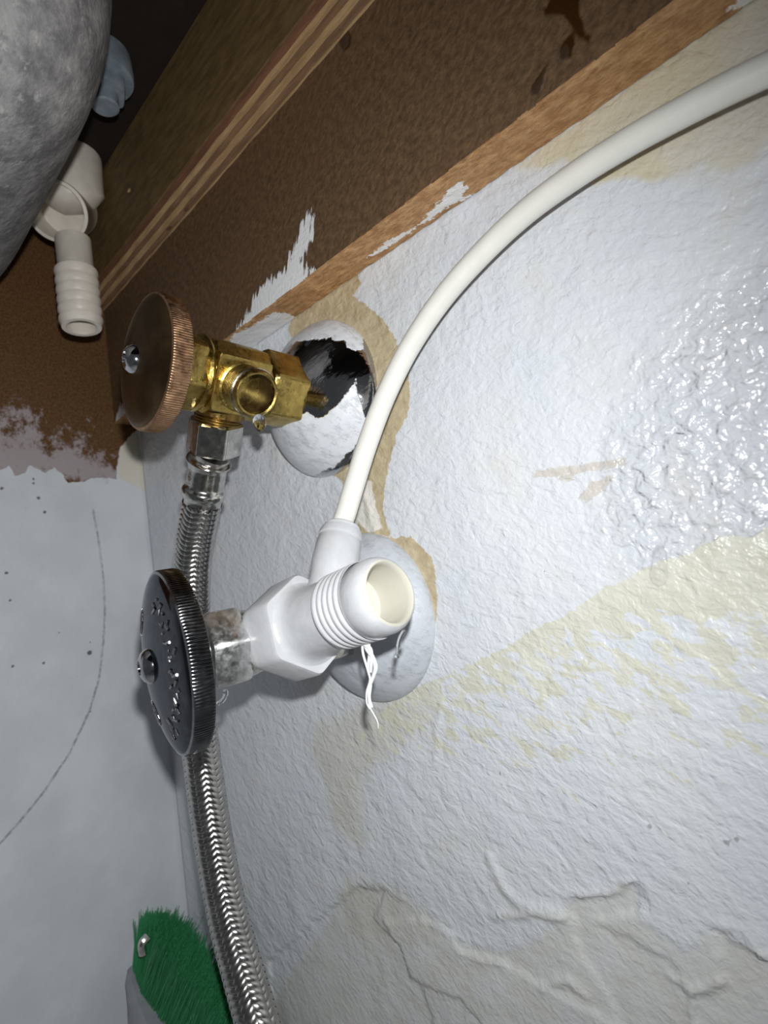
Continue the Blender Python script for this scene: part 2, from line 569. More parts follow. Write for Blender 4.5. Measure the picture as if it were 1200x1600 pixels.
plates = [  # (outline, depth in mm): broken plaster layers
    ([(560, 1385), (600, 1395), (585, 1440), (625, 1480), (640, 1530), (720, 1560), (790, 1640), (430, 1700), (420, 1500)], -0.9),
    ([(600, 1440), (660, 1430), (705, 1455), (725, 1490), (790, 1505), (850, 1540), (960, 1600), (1000, 1660), (700, 1660), (650, 1530)], 0.7),
    ([(895, 1402), (940, 1397), (970, 1390), (985, 1376), (1000, 1392), (1010, 1420), (960, 1430), (905, 1445), (895, 1430)], -0.9),
    ([(1110, 1455), (1135, 1450), (1165, 1475), (1190, 1495), (1260, 1510), (1700, 1560), (1700, 2300), (1080, 2300), (1090, 1550), (1130, 1540), (1128, 1500)], -1.0),
    ([(895, 1445), (930, 1440), (1000, 1480), (1050, 1500), (1075, 1545), (1080, 1680), (990, 1640), (950, 1550), (915, 1510)], -0.6),
]
ridges = [([(765, 1340), (790, 1390), (815, 1415), (850, 1425), (880, 1432)], 0.8, 1.6),
          ([(770, 1430), (820, 1428), (880, 1432)], 0.9, 1.0),
          ([(895, 1400), (970, 1392), (985, 1376)], 1.0, 0.8),
          ([(1128, 1530), (1110, 1548), (1080, 1550), (1050, 1530)], 0.9, 0.9),
          ([(1130, 1452), (1190, 1493), (1215, 1500)], 0.9, 0.9),
          ([(850, 1540), (890, 1530), (920, 1555)], 0.8, 1.2),
          ([(720, 1490), (790, 1505)], 0.6, 0.8),
          ([(690, 1095), (683, 1150), (678, 1196)], 0.35, 1.1),
          ([(565, 765), (580, 800), (590, 830)], 0.7, 1.6)]
H = fbm(P2, 40, 3) * 0.35
low = np.clip((-0.045 - P2[:, 1]) / 0.08, 0, 1)
H += low * fbm(P2, 120, 3) * 0.28
for poly, dp in plates:
    s_ = sdf(P2 + 0.0016 * np.stack([fbm(P2, 190, 3), fbm(P2 + 3.1, 190, 3)], 1), wp_(poly))
    H += 1.25 * dp * np.clip(s_ / 1.1 + 0.5, 0, 1)
for pts, hh, ww in ridges:
    d_ = linedist(P2 + 0.001 * np.stack([fbm(P2, 220, 3), fbm(P2 + 5, 220, 3)], 1), wp_(pts))
    H += 1.2 * hh * np.exp(-(d_ / ww) ** 2)
edge = np.clip((P2[:, 0] - XC) / 0.004, 0, 1)
V = np.stack([P2[:, 0], -np.maximum(H, -2.6) * 0.001 * edge, P2[:, 1]], 1)
F = gridfaces(len(xs), len(zs))
wall = mobj('wall_back', V, F, M_WALL, sharp=180, origin=np.zeros(3))
tag(wall, 'rough back wall with patchy white paint over beige plaster', None, None, 'structure')


def mx(polys): return np.max([sdf(P2, wp_(q)) for q in polys], 0)


attr(wall, 'ring', mx([
    [(500, 600), (448, 515), (460, 494), (500, 462), (556, 425), (564, 442), (552, 462), (575, 480), (600, 500), (616, 528), (632, 560), (641, 612), (636, 650), (619, 682), (609, 720), (602, 760), (598, 800), (612, 838), (560, 838), (552, 770), (528, 748), (510, 735)],
    [(598, 842), (642, 838), (655, 852), (674, 872), (683, 905), (683, 960), (674, 1004), (668, 1040), (640, 1060), (560, 1000)]]))
attr(wall, 'glossy', mx([[(556, 742), (580, 752), (588, 790), (598, 826), (580, 834), (552, 812), (545, 770)]]))
attr(wall, 'strip', mx([[(802, 262), (840, 262), (884, 250), (930, 290), (963, 280), (987, 277), (1007, 283), (1053, 277), (1093, 253), (1140, 270), (1200, 223), (1290, 160), (1800, 60), (1800, -300), (1290, -100), (1180, -20), (1000, 120)]]))
attr(wall, 'fade', mx([[(1040, 240), (1150, 150), (1135, 70), (1200, 10), (1290, -40), (1290, 200), (1200, 240), (1120, 280), (1050, 285)]]))
attr(wall, 'lower', mx([[(1800, 790), (1290, 820), (1200, 828), (1165, 838), (1120, 840), (1062, 872), (1010, 885), (985, 905), (940, 920), (884, 962), (830, 985), (790, 1012), (730, 1040), (655, 1072), (610, 1100), (560, 1150), (580, 1190), (660, 1170), (800, 1200), (950, 1290), (1100, 1400), (1290, 1470), (1800, 1480)]]))
attr(wall, 'pure', mx([[(1800, 1000), (1290, 985), (1200, 975), (1120, 975), (1040, 968), (940, 985), (850, 1012), (760, 1045), (640, 1085), (400, 1160), (400, 400), (1290, 300), (1800, 300)]]))
attr(wall, 'soft', mx([[(495, 1130), (560, 1100), (670, 1080), (690, 1105), (640, 1160), (560, 1220), (570, 1330), (530, 1300), (490, 1180)], [(540, 1370), (620, 1390), (700, 1450), (560, 1480), (520, 1420)]]))
attr(wall, 'plaster', mx([[(545, 1390), (600, 1390), (650, 1430), (720, 1475), (800, 1490), (870, 1445), (895, 1400), (985, 1376), (1010, 1440), (1070, 1490), (1110, 1455), (1180, 1480), (1290, 1500), (1700, 1500), (1700, 2300), (330, 2300), (430, 1560)],
                          [(758, 1335), (772, 1345), (795, 1395), (830, 1418), (880, 1430), (820, 1440), (770, 1432), (790, 1420)]]))
attr(wall, 'fresh', mx([[(930, 840), (960, 700), (1010, 560), (1090, 480), (1200, 430), (1450, 430), (1700, 560), (1700, 800), (1330, 870), (1050, 890)]]))
attr(wall, 'scratch', mx([[(834, 736), (900, 728), (980, 714), (982, 727), (900, 740), (838, 747)], [(905, 776), (925, 752), (962, 742), (945, 765), (915, 786)], [(868, 744), (900, 742), (898, 752), (872, 752)]]))
dots = [(780, 1208, 0.6), (784, 1228, 0.6), (788, 1240, 0.5), (1015, 1292, 0.7), (1135, 1317, 0.8), (1150, 1312, 0.7), (1150, 1356, 0.6), (989, 1175, 0.5), (1076, 1380, 0.5), (533, 1315, 0.7), (544, 1330, 0.5), (514, 1135, 0.6), (460, 867, 0.55), (735, 1303, 0.5), (829, 866, 0.4), (760, 664, 0.4), (850, 892, 0.5), (476, 459, 0.5), (1069, 545, 0.4)]
dm = np.full(len(P2), -9.0)
for x, y, r in dots:
    c_ = wp_([(x, y)])[0]
    dm = np.maximum(dm, r - np.linalg.norm(P2 - c_, axis=1) * 1000)
attr(wall, 'dirt', dm)

# ---- left panel
ys = axis([(-0.40, -0.125, 0.01), (-0.125, 0.0, 0.001)])
zs = axis([(ZF, -0.215, 0.004), (-0.215, ZT - 0.0005, 0.001)])
GY, GZ = np.meshgrid(ys, zs, indexing='ij')
L2 = np.stack([GY.ravel(), GZ.ravel()], 1)


def lp_(pts): return np.array([[at(x, y, 0, XC)[1], at(x, y, 0, XC)[2]] for x, y in pts])


V = np.stack([XC + 0.0002 * fbm(L2, 90, 3), L2[:, 0], L2[:, 1]], 1)
V[:, 0] = np.where(L2[:, 0] > -0.0015, XC - 0.0006, V[:, 0])
F = gridfaces(len(ys), len(zs))
panel = mobj('wall_left', V, F, M_PANEL, sharp=180, origin=np.zeros(3))
tag(panel, 'left cabinet side panel, white paint below bare brown board', None, None, 'structure')
attr(panel, 'brown', sdf(L2, lp_([(-40, 738), (0, 735), (15, 728), (22, 742), (40, 741), (45, 725), (60, 734), (70, 740), (85, 730), (98, 742), (106, 755), (130, 752), (150, 746), (181, 748), (186, 705), (200, 683), (214, 672), (250, 655), (250, 300), (160, 0), (-60, -600), (-900, -900), (-900, 900)])))
attr(panel, 'thin', sdf(L2, lp_([(-60, 650), (0, 655), (40, 660), (90, 690), (130, 700), (175, 725), (182, 760), (-60, 770)])))
attr(panel, 'cream', sdf(L2, lp_([(186, 700), (214, 668), (228, 670), (232, 770), (186, 746)])))
attr(panel, 'pencil', 0.55 - linedist(L2, lp_([(145, 795), (155, 850), (161, 900), (164, 950), (162, 1000), (155, 1060), (140, 1110), (110, 1175), (70, 1235), (30, 1285), (0, 1318), (-40, 1355)])))
dm = np.full(len(L2), -9.0)
for x, y, r in [(140, 1020, 1.3), (141, 1003, 0.6), (68, 1036, 0.8), (20, 1041, 0.8), (52, 755, 0.8), (60, 778, 1.0), (70, 800, 0.9), (41, 794, 0.6), (52, 748, 0.7), (3, 763, 0.9), (93, 989, 0.6), (16, 938, 0.7), (140, 1112, 0.7), (10, 895, 0.9), (120, 1057, 0.5)]:
    c_ = lp_([(x, y)])[0]
    dm = np.maximum(dm, r - np.linalg.norm(L2 - c_, axis=1) * 1000)
attr(panel, 'dirt', dm)

# ---- cabinet floor and worktop underside
V, F = box((XC - 0.02, -0.40, ZF - 0.018), (0.30, 0.0, ZF))
tag(mobj('floor', V, F, M_FLOOR, smooth=False), 'pale cabinet floor board', None, None, 'structure')
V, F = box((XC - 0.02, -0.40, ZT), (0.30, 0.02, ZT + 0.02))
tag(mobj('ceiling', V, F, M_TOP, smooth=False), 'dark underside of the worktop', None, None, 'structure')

# ---- back rail: board whose raw bottom edge shows
xs = axis([(XC + 0.0004, 0.05, 0.0008), (0.05, 0.30, 0.01)])
prof = [(-0.0002, ZT - 0.0006)] + [(-TR, z) for z in axis([(ZR, ZP + 0.012, 0.0008), (ZP + 0.012, ZT - 0.0006, 0.01)])[::-1]]
nfront = len(prof)
prof += [(y, ZR) for y in np.linspace(-TR, -0.0004, 19)[1:]]
prof = np.array(prof)
V = np.zeros((len(xs), len(prof), 3))
V[..., 0] = xs[:, None]; V[..., 1] = prof[None, :, 0]; V[..., 2] = prof[None, :, 1]
# slightly chewed arris between face and raw edge
wob = fbm(np.stack([xs, xs * 0], 1), 160, 3) * 0.0005
V[:, nfront - 1, 2] += wob + 0.0003
V[:, nfront:, 2] += fbm(np.stack([np.repeat(xs, len(prof) - nfront), np.tile(prof[nfront:, 0], len(xs))], 1), 260, 3).reshape(len(xs), -1) * 0.00035
V = V.reshape(-1, 3)
F = gridfaces(len(xs), len(prof))
rail = mobj('wooden_rail', V, F, [M_RAIL, M_RAILEDGE], sharp=50, origin=np.array([XC, -TR, ZR]))
tag(rail, 'dark brown board rail along top of back wall with paler raw bottom edge', 'board')
fc = np.array([p.center for p in rail.data.polygons])
rail.data.polygons.foreach_set('material_index', (fc[:, 2] < 0.0006).astype(np.int32))
R2 = V[:, [0, 2]]
isb = V[:, 2] < ZR + 0.0008


def rf_(pts): return np.array([[at(x, y, 1, -TR)[0], at(x, y, 1, -TR)[2]] for x, y in pts])
def rb_(pts): return np.array([[at(x, y, 2, ZR)[0], at(x, y, 2, ZR)[1]] for x, y in pts])


sme = [(364, 526), (378, 505), (390, 482), (398, 463), (412, 446), (432, 430), (442, 426), (448, 420), (455, 395), (462, 385), (466, 370), (472, 350), (485, 330), (490, 350), (489, 372), (480, 385), (472, 410), (478, 420), (492, 425), (475, 445), (440, 482), (420, 500), (410, 530), (380, 545)]
s1 = sdf(R2, rf_(sme))
s2 = sdf(R2, rf_([(175, 700), (183, 650), (188, 632), (200, 640), (225, 665), (215, 700)]))
attr(rail, 'smear', np.maximum(s1, s2 - 0.5))
attr(rail, 'wet', np.max([sdf(R2, rf_(q)) for q in [
    [(868, -30), (905, -30), (906, 20), (912, 45), (924, 58), (920, 70), (908, 62), (892, 40), (884, 25), (868, 20), (850, 22)],
    [(893, 52), (897, 68), (890, 90), (876, 96), (872, 84), (880, 66)], [(860, 96), (850, 118), (842, 148), (828, 150), (828, 136), (845, 112)],
    [(846, 12), (868, 8), (870, 20), (852, 24)], [(533, 52), (545, 48), (550, 58), (546, 74), (536, 82), (530, 70)]]], 0))
sb1 = sdf(V[:, [0, 1]], rb_([(300, 640), (364, 524), (410, 500), (428, 488), (452, 490), (462, 497), (450, 515), (400, 560), (340, 620)]))
sb2 = sdf(V[:, [0, 1]], rb_([(700, 296), (718, 283), (735, 288), (725, 304), (745, 300), (800, 262), (770, 290), (700, 325), (612, 385), (560, 412), (600, 378), (650, 352)]))
sb3 = sdf(V[:, [0, 1]], rb_([(1140, 12), (1160, -10), (1190, -20), (1180, 6), (1150, 14)]))
attr(rail, 'spatter', np.where(isb, np.maximum(np.maximum(sb1, sb2 - 0.6), sb3), -60.0))

# ---- plywood strip in front of the rail: veneers and plies one by one
ply = empty('plywood_strip', (XC, -TR - TP, ZP), 'plywood strip with layered edge fixed in front of the brown rail', 'board')
lay = [(0.0008, M_VENEER, 0.0), (0.0031, M_PLYR, 0.0004), (0.0024, M_PLYL, 0.0), (0.0028, M_PLYD, 0.0003), (0.0027, M_PLYL, 0.0001), (0.0030, M_PLYD, 0.0002), (0.0008, M_PLYL, 0.0)]
y = -TR - TP
for i, (t, m_, rec) in enumerate(lay):
    xs_ = np.arange(XC + 0.0006, 0.301, 0.004)
    V = []; F = []
    for j, x in enumerate(xs_):
        jit = 0.00018 * math.sin(x * 310 + i * 2.1) + 0.00025 * mnoise.noise((x * 150, i * 3.7, 0))
        V += [(x, y, ZP + rec + jit), (x, y + t - 0.00003, ZP + rec + jit), (x, y + t - 0.00003, ZT - 0.0004), (x, y, ZT - 0.0004)]
        if j:
            a = 4 * (j - 1); b = 4 * j
            F += [[a + q, a + (q + 1) % 4, b + (q + 1) % 4, b + q] for q in range(4)]
    F += [[3, 2, 1, 0], [len(V) - 4, len(V) - 3, len(V) - 2, len(V) - 1]]
    o = mobj('veneer' if i in (0, 6) else 'ply_layer', V, F, m_, ply, sharp=30)
    y += t
# splinter hole chip on the ply face
cp = at(202, 298, 1, -TR - TP)
V, F = lathe(cp + np.array([0, 0.0004, 0]), (0.25, -1, 0.3), [(0.0012, 0), (0.0015, 0.0005), (0.0008, 0.0010), (0.0003, 0.0011)], 10)
mobj('wood_chip', V, F, M_PLYL, ply)

# ================================================================== ESCUTCHEONS
def escutcheon(name, cx, cz, rad, mat, label, masks):
    pr = [(0.0100, 0.0158), (0.0112, 0.0160), (0.0120, 0.0152), (0.0150, 0.0138), (0.0185, 0.0122), (0.0220, 0.0104), (0.0250, 0.0084), (0.0275, 0.0062), (0.0293, 0.0042), (0.0304, 0.0028), (0.0311, 0.0016), (0.0313, 0.0006), (0.0313, -0.0006)]
    pr = np.array(pr); pr[:, 0] *= rad / 0.0313; pr[2:, 1] *= np.where(pr[2:, 1] > 0, 1.12, 1.0); pr[:2, 1] += 0.0015
    fine = [pr[0]]
    for a, b in zip(pr[:-1], pr[1:]):
        m_ = max(1, int(np.linalg.norm(b - a) / 0.0006))
        for q in range(1, m_ + 1): fine.append(a + (b - a) * q / m_)
    V, F = lathe((cx, 0, cz), (0, -1, 0), fine, 200, cap0=False, cap1=False)
    V = np.array(V)
    o = mobj(name, V, F, mat, sharp=60, origin=np.array([cx, 0, cz]))
    tag(o, label, 'escutcheon', 'pipe escutcheons on the back wall')
    c = (V - CAM) @ R.T
    px = np.stack([600 + F_PX * c[:, 0] / c[:, 2], 800 + F_PX * c[:, 1] / c[:, 2]], 1)
    # paint outlines are laid on the dome where they fall on the real surface; converted px -> mm there
    s = np.max([sdf(px / 1000, np.array(q) / 1000.0) for q in masks], 0) * (0.205 / F_PX) * 1000
    attr(o, 'paint', s)
    return o


escutcheon('escutcheon', UX, UZ, 0.0313, M_ESC_U, 'chrome wall escutcheon half smeared with white paint behind the brass valve',
           [[(380, 640), (425, 575), (450, 540), (462, 534), (500, 530), (516, 527), (522, 533), (538, 530), (542, 543), (556, 548), (570, 546), (568, 535), (569, 515), (560, 480), (500, 450), (400, 480)],
            [(380, 640), (400, 662), (440, 664), (462, 656), (481, 643), (500, 657), (512, 645), (530, 630), (545, 610), (556, 592), (558, 610), (566, 635), (571, 655), (568, 675), (558, 695), (540, 712), (522, 730), (505, 737), (490, 745), (400, 760), (360, 700)]])
escutcheon('escutcheon', LX, LZ, 0.0313, M_ESC_L, 'wall escutcheon coated in thin grey-white paint behind the white adapter',
           [[(300, 700), (800, 700), (800, 1130), (300, 1130)]])

# ================================================================== VALVES
def subpart(name, V, F, mat, parent_part, sharp=40):
    """third-level piece: geometry given in world space"""
    bpy.context.view_layer.update()
    return mobj(name, V, F, mat, parent_part, sharp=sharp)


def screw(c, parent_part, r=0.0046, d=(0, -1, 0)):
    pr = [(r * 1.05, -0.0012), (r, 0.0), (r * 0.96, 0.0008), (r * 0.80, 0.0019), (r * 0.55, 0.0026), (r * 0.40, 0.0028), (r * 0.36, 0.0018), (0.0001, 0.0012)]
    V, F = lathe(c, d, pr, 40, cap0=True, cap1=False)
    return subpart('screw', V, F, M_CHROME, parent_part, 50)


def helix(c, d, r, h0, h1, pitch, depth, mat, name, parent, n=64, hint=(0, 0, 1), sub=8, bore=None, mbore=None):
    d_, u, v = frame(d, hint); c = np.array(c, float)
    m_ = int((h1 - h0) / pitch * sub)
    V = []; F = []
    for k_ in range(m_ + 1):
        h = h0 + (h1 - h0) * k_ / m_
        for i in range(n):
            t = 2 * math.pi * i / n
            ph = (h / pitch - i / n) % 1.0
            tri = 1 - abs(2 * ph - 1)
            rr = r - depth * (1 - min(1, tri * 1.5))
            V.append(c + d_ * h + (u * math.cos(t) + v * math.sin(t)) * rr)
    for k_ in range(m_):
        for i in range(n):
            j = (i + 1) % n
            F.append([k_ * n + i, k_ * n + j, (k_ + 1) * n + j, (k_ + 1) * n + i])
    return mobj(name, V, F, mat, parent, sharp=80)


# ---------------- upper brass valve
YB = -0.0425
A_U = math.radians(32)
EL = math.radians(4.2)
DU = np.array([-0.035, -math.cos(EL), math.sin(EL)]); DU /= np.linalg.norm(DU)     # valve axis, away from the wall
_, ZU, XU = frame(DU)
if XU[0] < 0: XU = -XU
PX = XU * math.cos(A_U) - ZU * math.sin(A_U)     # outlet direction
PD = -XU * math.sin(A_U) - ZU * math.cos(A_U)    # hose direction
uv = empty('shutoff_valve', (UX, -0.014, UZ), 'old brass shut-off valve with tarnished round handle and open threaded port', 'valve', 'shut-off valves on the back wall')
U0 = np.array([UX, 0, UZ])
# handle
HU = U0 + DU * 0.0642
def make_handle(parent, c, axd, rad, thick, dome, mface, mrim, nrib, hole, depth):
    pr = [(0.004, -0.0016), (rad * 0.45, -0.0012), (rad * 0.80, 0.0002), (rad - 0.0012, 0.0), (rad - 0.0002, 0.0004), (rad, 0.0012), (rad, thick - 0.0010), (rad - 0.0003, thick - 0.0003), (rad - 0.0010, thick)]
    rm = lambda t, k_: -depth * (0.5 - 0.5 * math.cos(nrib * t)) if k_ in (5, 6) else 0
    V, F = lathe(c, axd, pr, nrib * 6, rmod=rm, cap0=True, cap1=False)
    h = mobj('handle', V, F, mrim, parent, sharp=40)
    bpy.context.view_layer.update()
    N = 26; r0 = rad - 0.0010; pf = []
    for i in range(N + 1):
        r_ = r0 + (hole - r0) * i / N
        pf.append((r_, thick + dome * (1 - (r_ / r0) ** 2) ** 0.75))
    V, F = lathe(c, axd, pf, 120, cap0=False, cap1=True)
    f = mobj('handle_face', V, F, mface, h, sharp=60)
    return h, lambda r_: thick + dome * max(0, 1 - (r_ / r0) ** 2) ** 0.75


h_u, hf = make_handle(uv, HU, DU, 0.0222, 0.0066, 0.0036, M_BRONZE, M_COPPER, 165, 0.002, 0.00032)
screw(HU + DU * (hf(0.0044) + 0.0002), h_u, 0.0046, DU)
# stem + bonnet (hex) + ring
V, F = lathe(U0, DU, [(0.0045, 0.060), (0.0045, 0.0672)], 32)
mobj('stem', V, F, M_BRASSD, uv)
P = hexpts(0.0138, 6, math.radians(50), 0.10)
V, F = prism(U0, DU, P, [(0.0545, 0.985, 0.0128), (0.0553, 1.0), (0.0625, 1.0), (0.0640, 0.98, 0.0124)])
mobj('bonnet_nut', V, F, M_BRASS, uv, sharp=30)
V, F = lathe(U0, DU, [(0.0120, 0.0520), (0.0129, 0.0526), (0.0132, 0.0535), (0.0126, 0.0545), (0.0112, 0.0550)], 64)
mobj('bonnet_ring', V, F, M_BRASS, uv)
# body: octagonal casting, port boss plates
P = hexpts(0.0136, 8, math.radians(22.5) - A_U, 0.08)
V, F = prism(U0, DU, P, [(0.0305, 0.94), (0.0315, 1.0), (0.0510, 1.0), (0.0525, 0.93)])
mobj('body', V, F, M_BRASS, uv, sharp=25)
BC = U0 + DU * 0.0425
sq = np.array([[-0.0098, -0.0098], [0.0098, -0.0098], [0.0098, 0.0098], [-0.0098, 0.0098]])
sqr = []
for i in range(4):
    p = sq[i]; a = sq[i - 1]; b = sq[(i + 1) % 4]
    A_ = p + (a - p) * 0.06; B_ = p + (b - p) * 0.06
    sqr += [A_, 0.25 * A_ + 0.5 * p + 0.25 * B_, B_]
sqr = np.array(sqr)
V, F = prism(BC, PX, sqr, [(0.004, 1.0), (0.0126, 1.0), (0.0131, 0.96)], hint=DU)
mobj('port_flange', V, F, M_BRASS, uv, sharp=25)
# outlet port, threaded, open
V, F = lathe(BC, PX, [(0.0088, 0.0125), (0.0086, 0.0138), (0.0079, 0.0142), (0.0079, 0.0150)], 64, cap0=False, cap1=False)
pt = mobj('outlet_port', V, F, M_BRASS, uv)
bpy.context.view_layer.update()
helix(BC, PX, 0.0080, 0.0145, 0.0226, 0.0010, 0.00045, M_BRASS, 'thread', pt)
V, F = lathe(BC, PX, [(0.0079, 0.0222), (0.0077, 0.0232), (0.0071, 0.0237), (0.0065, 0.0234), (0.0062, 0.0225), (0.0062, 0.0050), (0.0001, 0.0046)], 64, cap0=False, cap1=False)
mobj('port_bore', V, F, [M_BRASS, M_BRASSIN], pt, sharp=40)
for q in pt.children:
    if q.name.startswith('port_bore'):
        for pi, p in enumerate(q.data.polygons):
            p.material_index = 1 if pi >= 4 * 64 else 0
# seal ring with a bluish sheen
V, F = lathe(BC, PX, [(0.0076, 0.0212), (0.0082, 0.0214), (0.0083, 0.0218), (0.0077, 0.0222)], 64, cap0=False, cap1=False)
mobj('port_ring', V, F, M_NICKEL, pt)
# lower port
V, F = lathe(BC, PD, [(0.0094, 0.008), (0.0094, 0.0128), (0.0088, 0.0132), (0.0074, 0.0134), (0.0074, 0.015)], 64, cap0=False, cap1=False)
lp = mobj('hose_port', V, F, M_BRASSD, uv)
bpy.context.view_layer.update()
helix(BC, PD, 0.0082, 0.0132, 0.0170, 0.001, 0.0004, M_BRASSD, 'thread', lp)
# compression nut
P = hexpts(0.0143, 6, math.radians(26), 0.10)
V, F = prism(U0, DU, P, [(0.0135, 0.97, 0.0128), (0.0148, 1.0, 0.0140), (0.0155, 1.0), (0.0290, 1.0), (0.0302, 0.97, 0.0130)])
mobj('compression_nut', V, F, M_BRASS, uv, sharp=30)
V, F = lathe(U0, DU, [(0.0084, 0.0), (0.0084, 0.0140)], 40)
mobj('pipe_stub', V, F, M_BRASSD, uv)

# ---------------- lower chrome valve
lv = empty('shutoff_valve', (LX, -0.014, LZ), 'chrome shut-off valve with embossed knurled handle beside the left panel', 'valve', 'shut-off valves on the back wall')
L0 = np.array([LX, 0, LZ])
LC = np.array([LX, -0.044, LZ])
DL = np.array([-0.206, -0.978, -0.0355]); DL /= np.linalg.norm(DL)
_, ZL, XL = frame(DL)
if XL[0] < 0: XL = -XL
HL = LC + DL * 0.0270
h_l, hf = make_handle(lv, HL, DL, 0.0266, 0.0062, 0.0044, M_DARKCHROME, M_RIM, 175, 0.002, 0.00034)
screw(HL + DL * (hf(0.005) + 0.0001), h_l, 0.0050, DL)
# embossed marks on the handle face (worn lettering, not legible): small raised strokes on an arc, two oval emblems
mb = MB()
def stroke(r_, a_, dr, da, wid=0.00042, hgt=0.00045):
    """raised stroke from (r,a) to (r+dr,a+da) on the domed face; a measured from +z toward +x"""
    n = 5; pts = []
    for i in range(n + 1):
        rr = r_ + dr * i / n; aa = a_ + da * i / n
        pts.append(HL + XL * rr * math.sin(aa) + ZL * rr * math.cos(aa) + DL * (hf(rr) + 0.00002))
    V, F = sweep(np.array(pts), wid, 8)
    mb.add(V, F)
rs = np.random.default_rng(11)
for i in range(13):
    a0 = math.radians(28 + i * 11.0)
    for q in range(3):
        stroke(0.0178 + rs.uniform(0, 0.0034), a0 + rs.uniform(-0.05, 0.05), rs.uniform(-0.0024, 0.0024), rs.uniform(-0.10, 0.10))
for ac in (math.radians(-42), math.radians(208)):
    prev = None
    for i in range(20):
        t = i / 19 * 2 * math.pi
        cur = (0.0165 + 0.0030 * math.sin(t), ac + 0.27 * math.cos(t))
        if prev is not None: stroke(prev[0], prev[1], cur[0] - prev[0], cur[1] - prev[1], 0.0003)
        prev = cur
    for i in range(5):
        stroke(0.0155 + rs.uniform(0, 0.001), ac + (i - 2) * 0.09, 0.0018, rs.uniform(-0.03, 0.03), 0.0003)
subpart('embossed_marks', mb.V, mb.F, M_MARKS, h_l, 60)
V, F = lathe(LC, DL, [(0.0050, 0.014), (0.0050, 0.0275)], 32)
mobj('stem', V, F, M_CHROME, lv)
P = hexpts(0.0128, 6, math.radians(40), 0.10)
V, F = prism(LC, DL, P, [(0.0110, 0.98, 0.0118), (0.0120, 1.0), (0.0205, 1.0), (0.0220, 0.97, 0.0115)])
mobj('bonnet_nut', V, F, M_SILVER, lv, sharp=30)
V, F = lathe(L0, (0, -1, 0), [(0.0096, 0.0300), (0.0098, 0.0345), (0.0090, 0.0360), (0.0086, 0.0440), (0.0096, 0.0510), (0.0102, 0.0540), (0.0100, 0.0565)], 48)
mobj('body', V, F, M_NICKEL, lv)
A_L = math.radians(10.3)
AX = np.array([math.cos(A_L), 0, math.sin(A_L)])
V, F = lathe(LC, AX, [(0.0068, 0.0), (0.0068, 0.0042), (0.0066, 0.0048)], 40)
mobj('outlet_port', V, F, M_NICKEL, lv)
P = hexpts(0.0128, 6, math.radians(30), 0.10)
V, F = prism(L0, (0, -1, 0), P, [(0.0150, 0.97, 0.0118), (0.0160, 1.0), (0.0290, 1.0), (0.0302, 0.97, 0.0118)])
mobj('compression_nut', V, F, M_NICKEL, lv, sharp=30)
V, F = lathe(L0, (0, -1, 0), [(0.0084, 0.0), (0.0084, 0.0155)], 40)
mobj('pipe_stub', V, F, M_NICKEL, lv)

# ---------------- white tee adapter on the lower valve
ad = empty('tee_adapter', tuple(LC + AX * 0.005), 'white plastic tee adapter with hex nut and open threaded end', 'pipe fitting')
P = hexpts(0.0158, 6, 0.0, 0.12)
V, F = prism(LC, AX, P, [(0.0044, 0.86, 0.0125), (0.0056, 0.95, 0.0142), (0.0075, 1.0, 0.0153), (0.0095, 1.0), (0.0190, 1.0), (0.0202, 0.965)])
mobj('hex_nut', V, F, M_ADAPT, ad, sharp=28)
V, F = lathe(LC, AX, [(0.0128, 0.0200), (0.0118, 0.0206), (0.0108, 0.0222), (0.0103, 0.0250), (0.0101, 0.0330), (0.0098, 0.0368)], 64)
bd = mobj('body', V, F, M_ADAPT, ad)
helix(LC, AX, 0.0108, 0.0362, 0.0490, 0.00235, 0.0007, M_ADAPT, 'threaded_end', ad, 72, sub=10)
V, F = lathe(LC, AX, [(0.0094, 0.0352), (0.0107, 0.0364)], 64, cap0=False, cap1=False)
mobj('thread_collar', V, F, M_ADAPT, ad)
V, F = lathe(LC, AX, [(0.0088, 0.0562), (0.0082, 0.0565), (0.0078, 0.0560), (0.0077, 0.0545), (0.0075, 0.0440), (0.0040, 0.0425), (0.0001, 0.0420)], 64, cap0=False, cap1=False)
mobj('bore', V, F, M_BORE, ad)
V, F = lathe(LC, AX, [(0.0098, 0.0474), (0.0103, 0.0482), (0.0103, 0.0530), (0.0099, 0.0546), (0.0094, 0.0556), (0.0088, 0.0562)], 64, cap0=False, cap1=False)
mobj('end_ring', V, F, M_ADAPT, ad)
# push-fit branch, leaning back toward the wall
BB = LC + AX * 0.0275
CT = at(534, 829, 1, -0.0300)
bdir = CT - BB; blen = np.linalg.norm(bdir)
V, F = lathe(BB, bdir, [(0.0066, 0.004), (0.0066, blen * 0.40), (0.0068, blen * 0.48), (0.0071, blen * 0.58), (0.0070, blen * 0.84), (0.0066, blen * 0.86), (0.0066, blen * 0.89), (0.0069, blen * 0.90), (0.0068, blen * 0.945), (0.0064, blen * 0.985), (0.0056, blen), (0.0042, blen * 1.003)], 56)
bp = mobj('push_fit_branch', V, F, M_ADAPT, ad)
bpy.context.view_layer.update()
V, F = lathe(CT, bdir, [(0.0058, -0.001), (0.0058, 0.0008), (0.0052, 0.0014), (0.0036, 0.0014)], 40, cap1=False)
mobj('collet', V, F, M_ADAPT, bp)

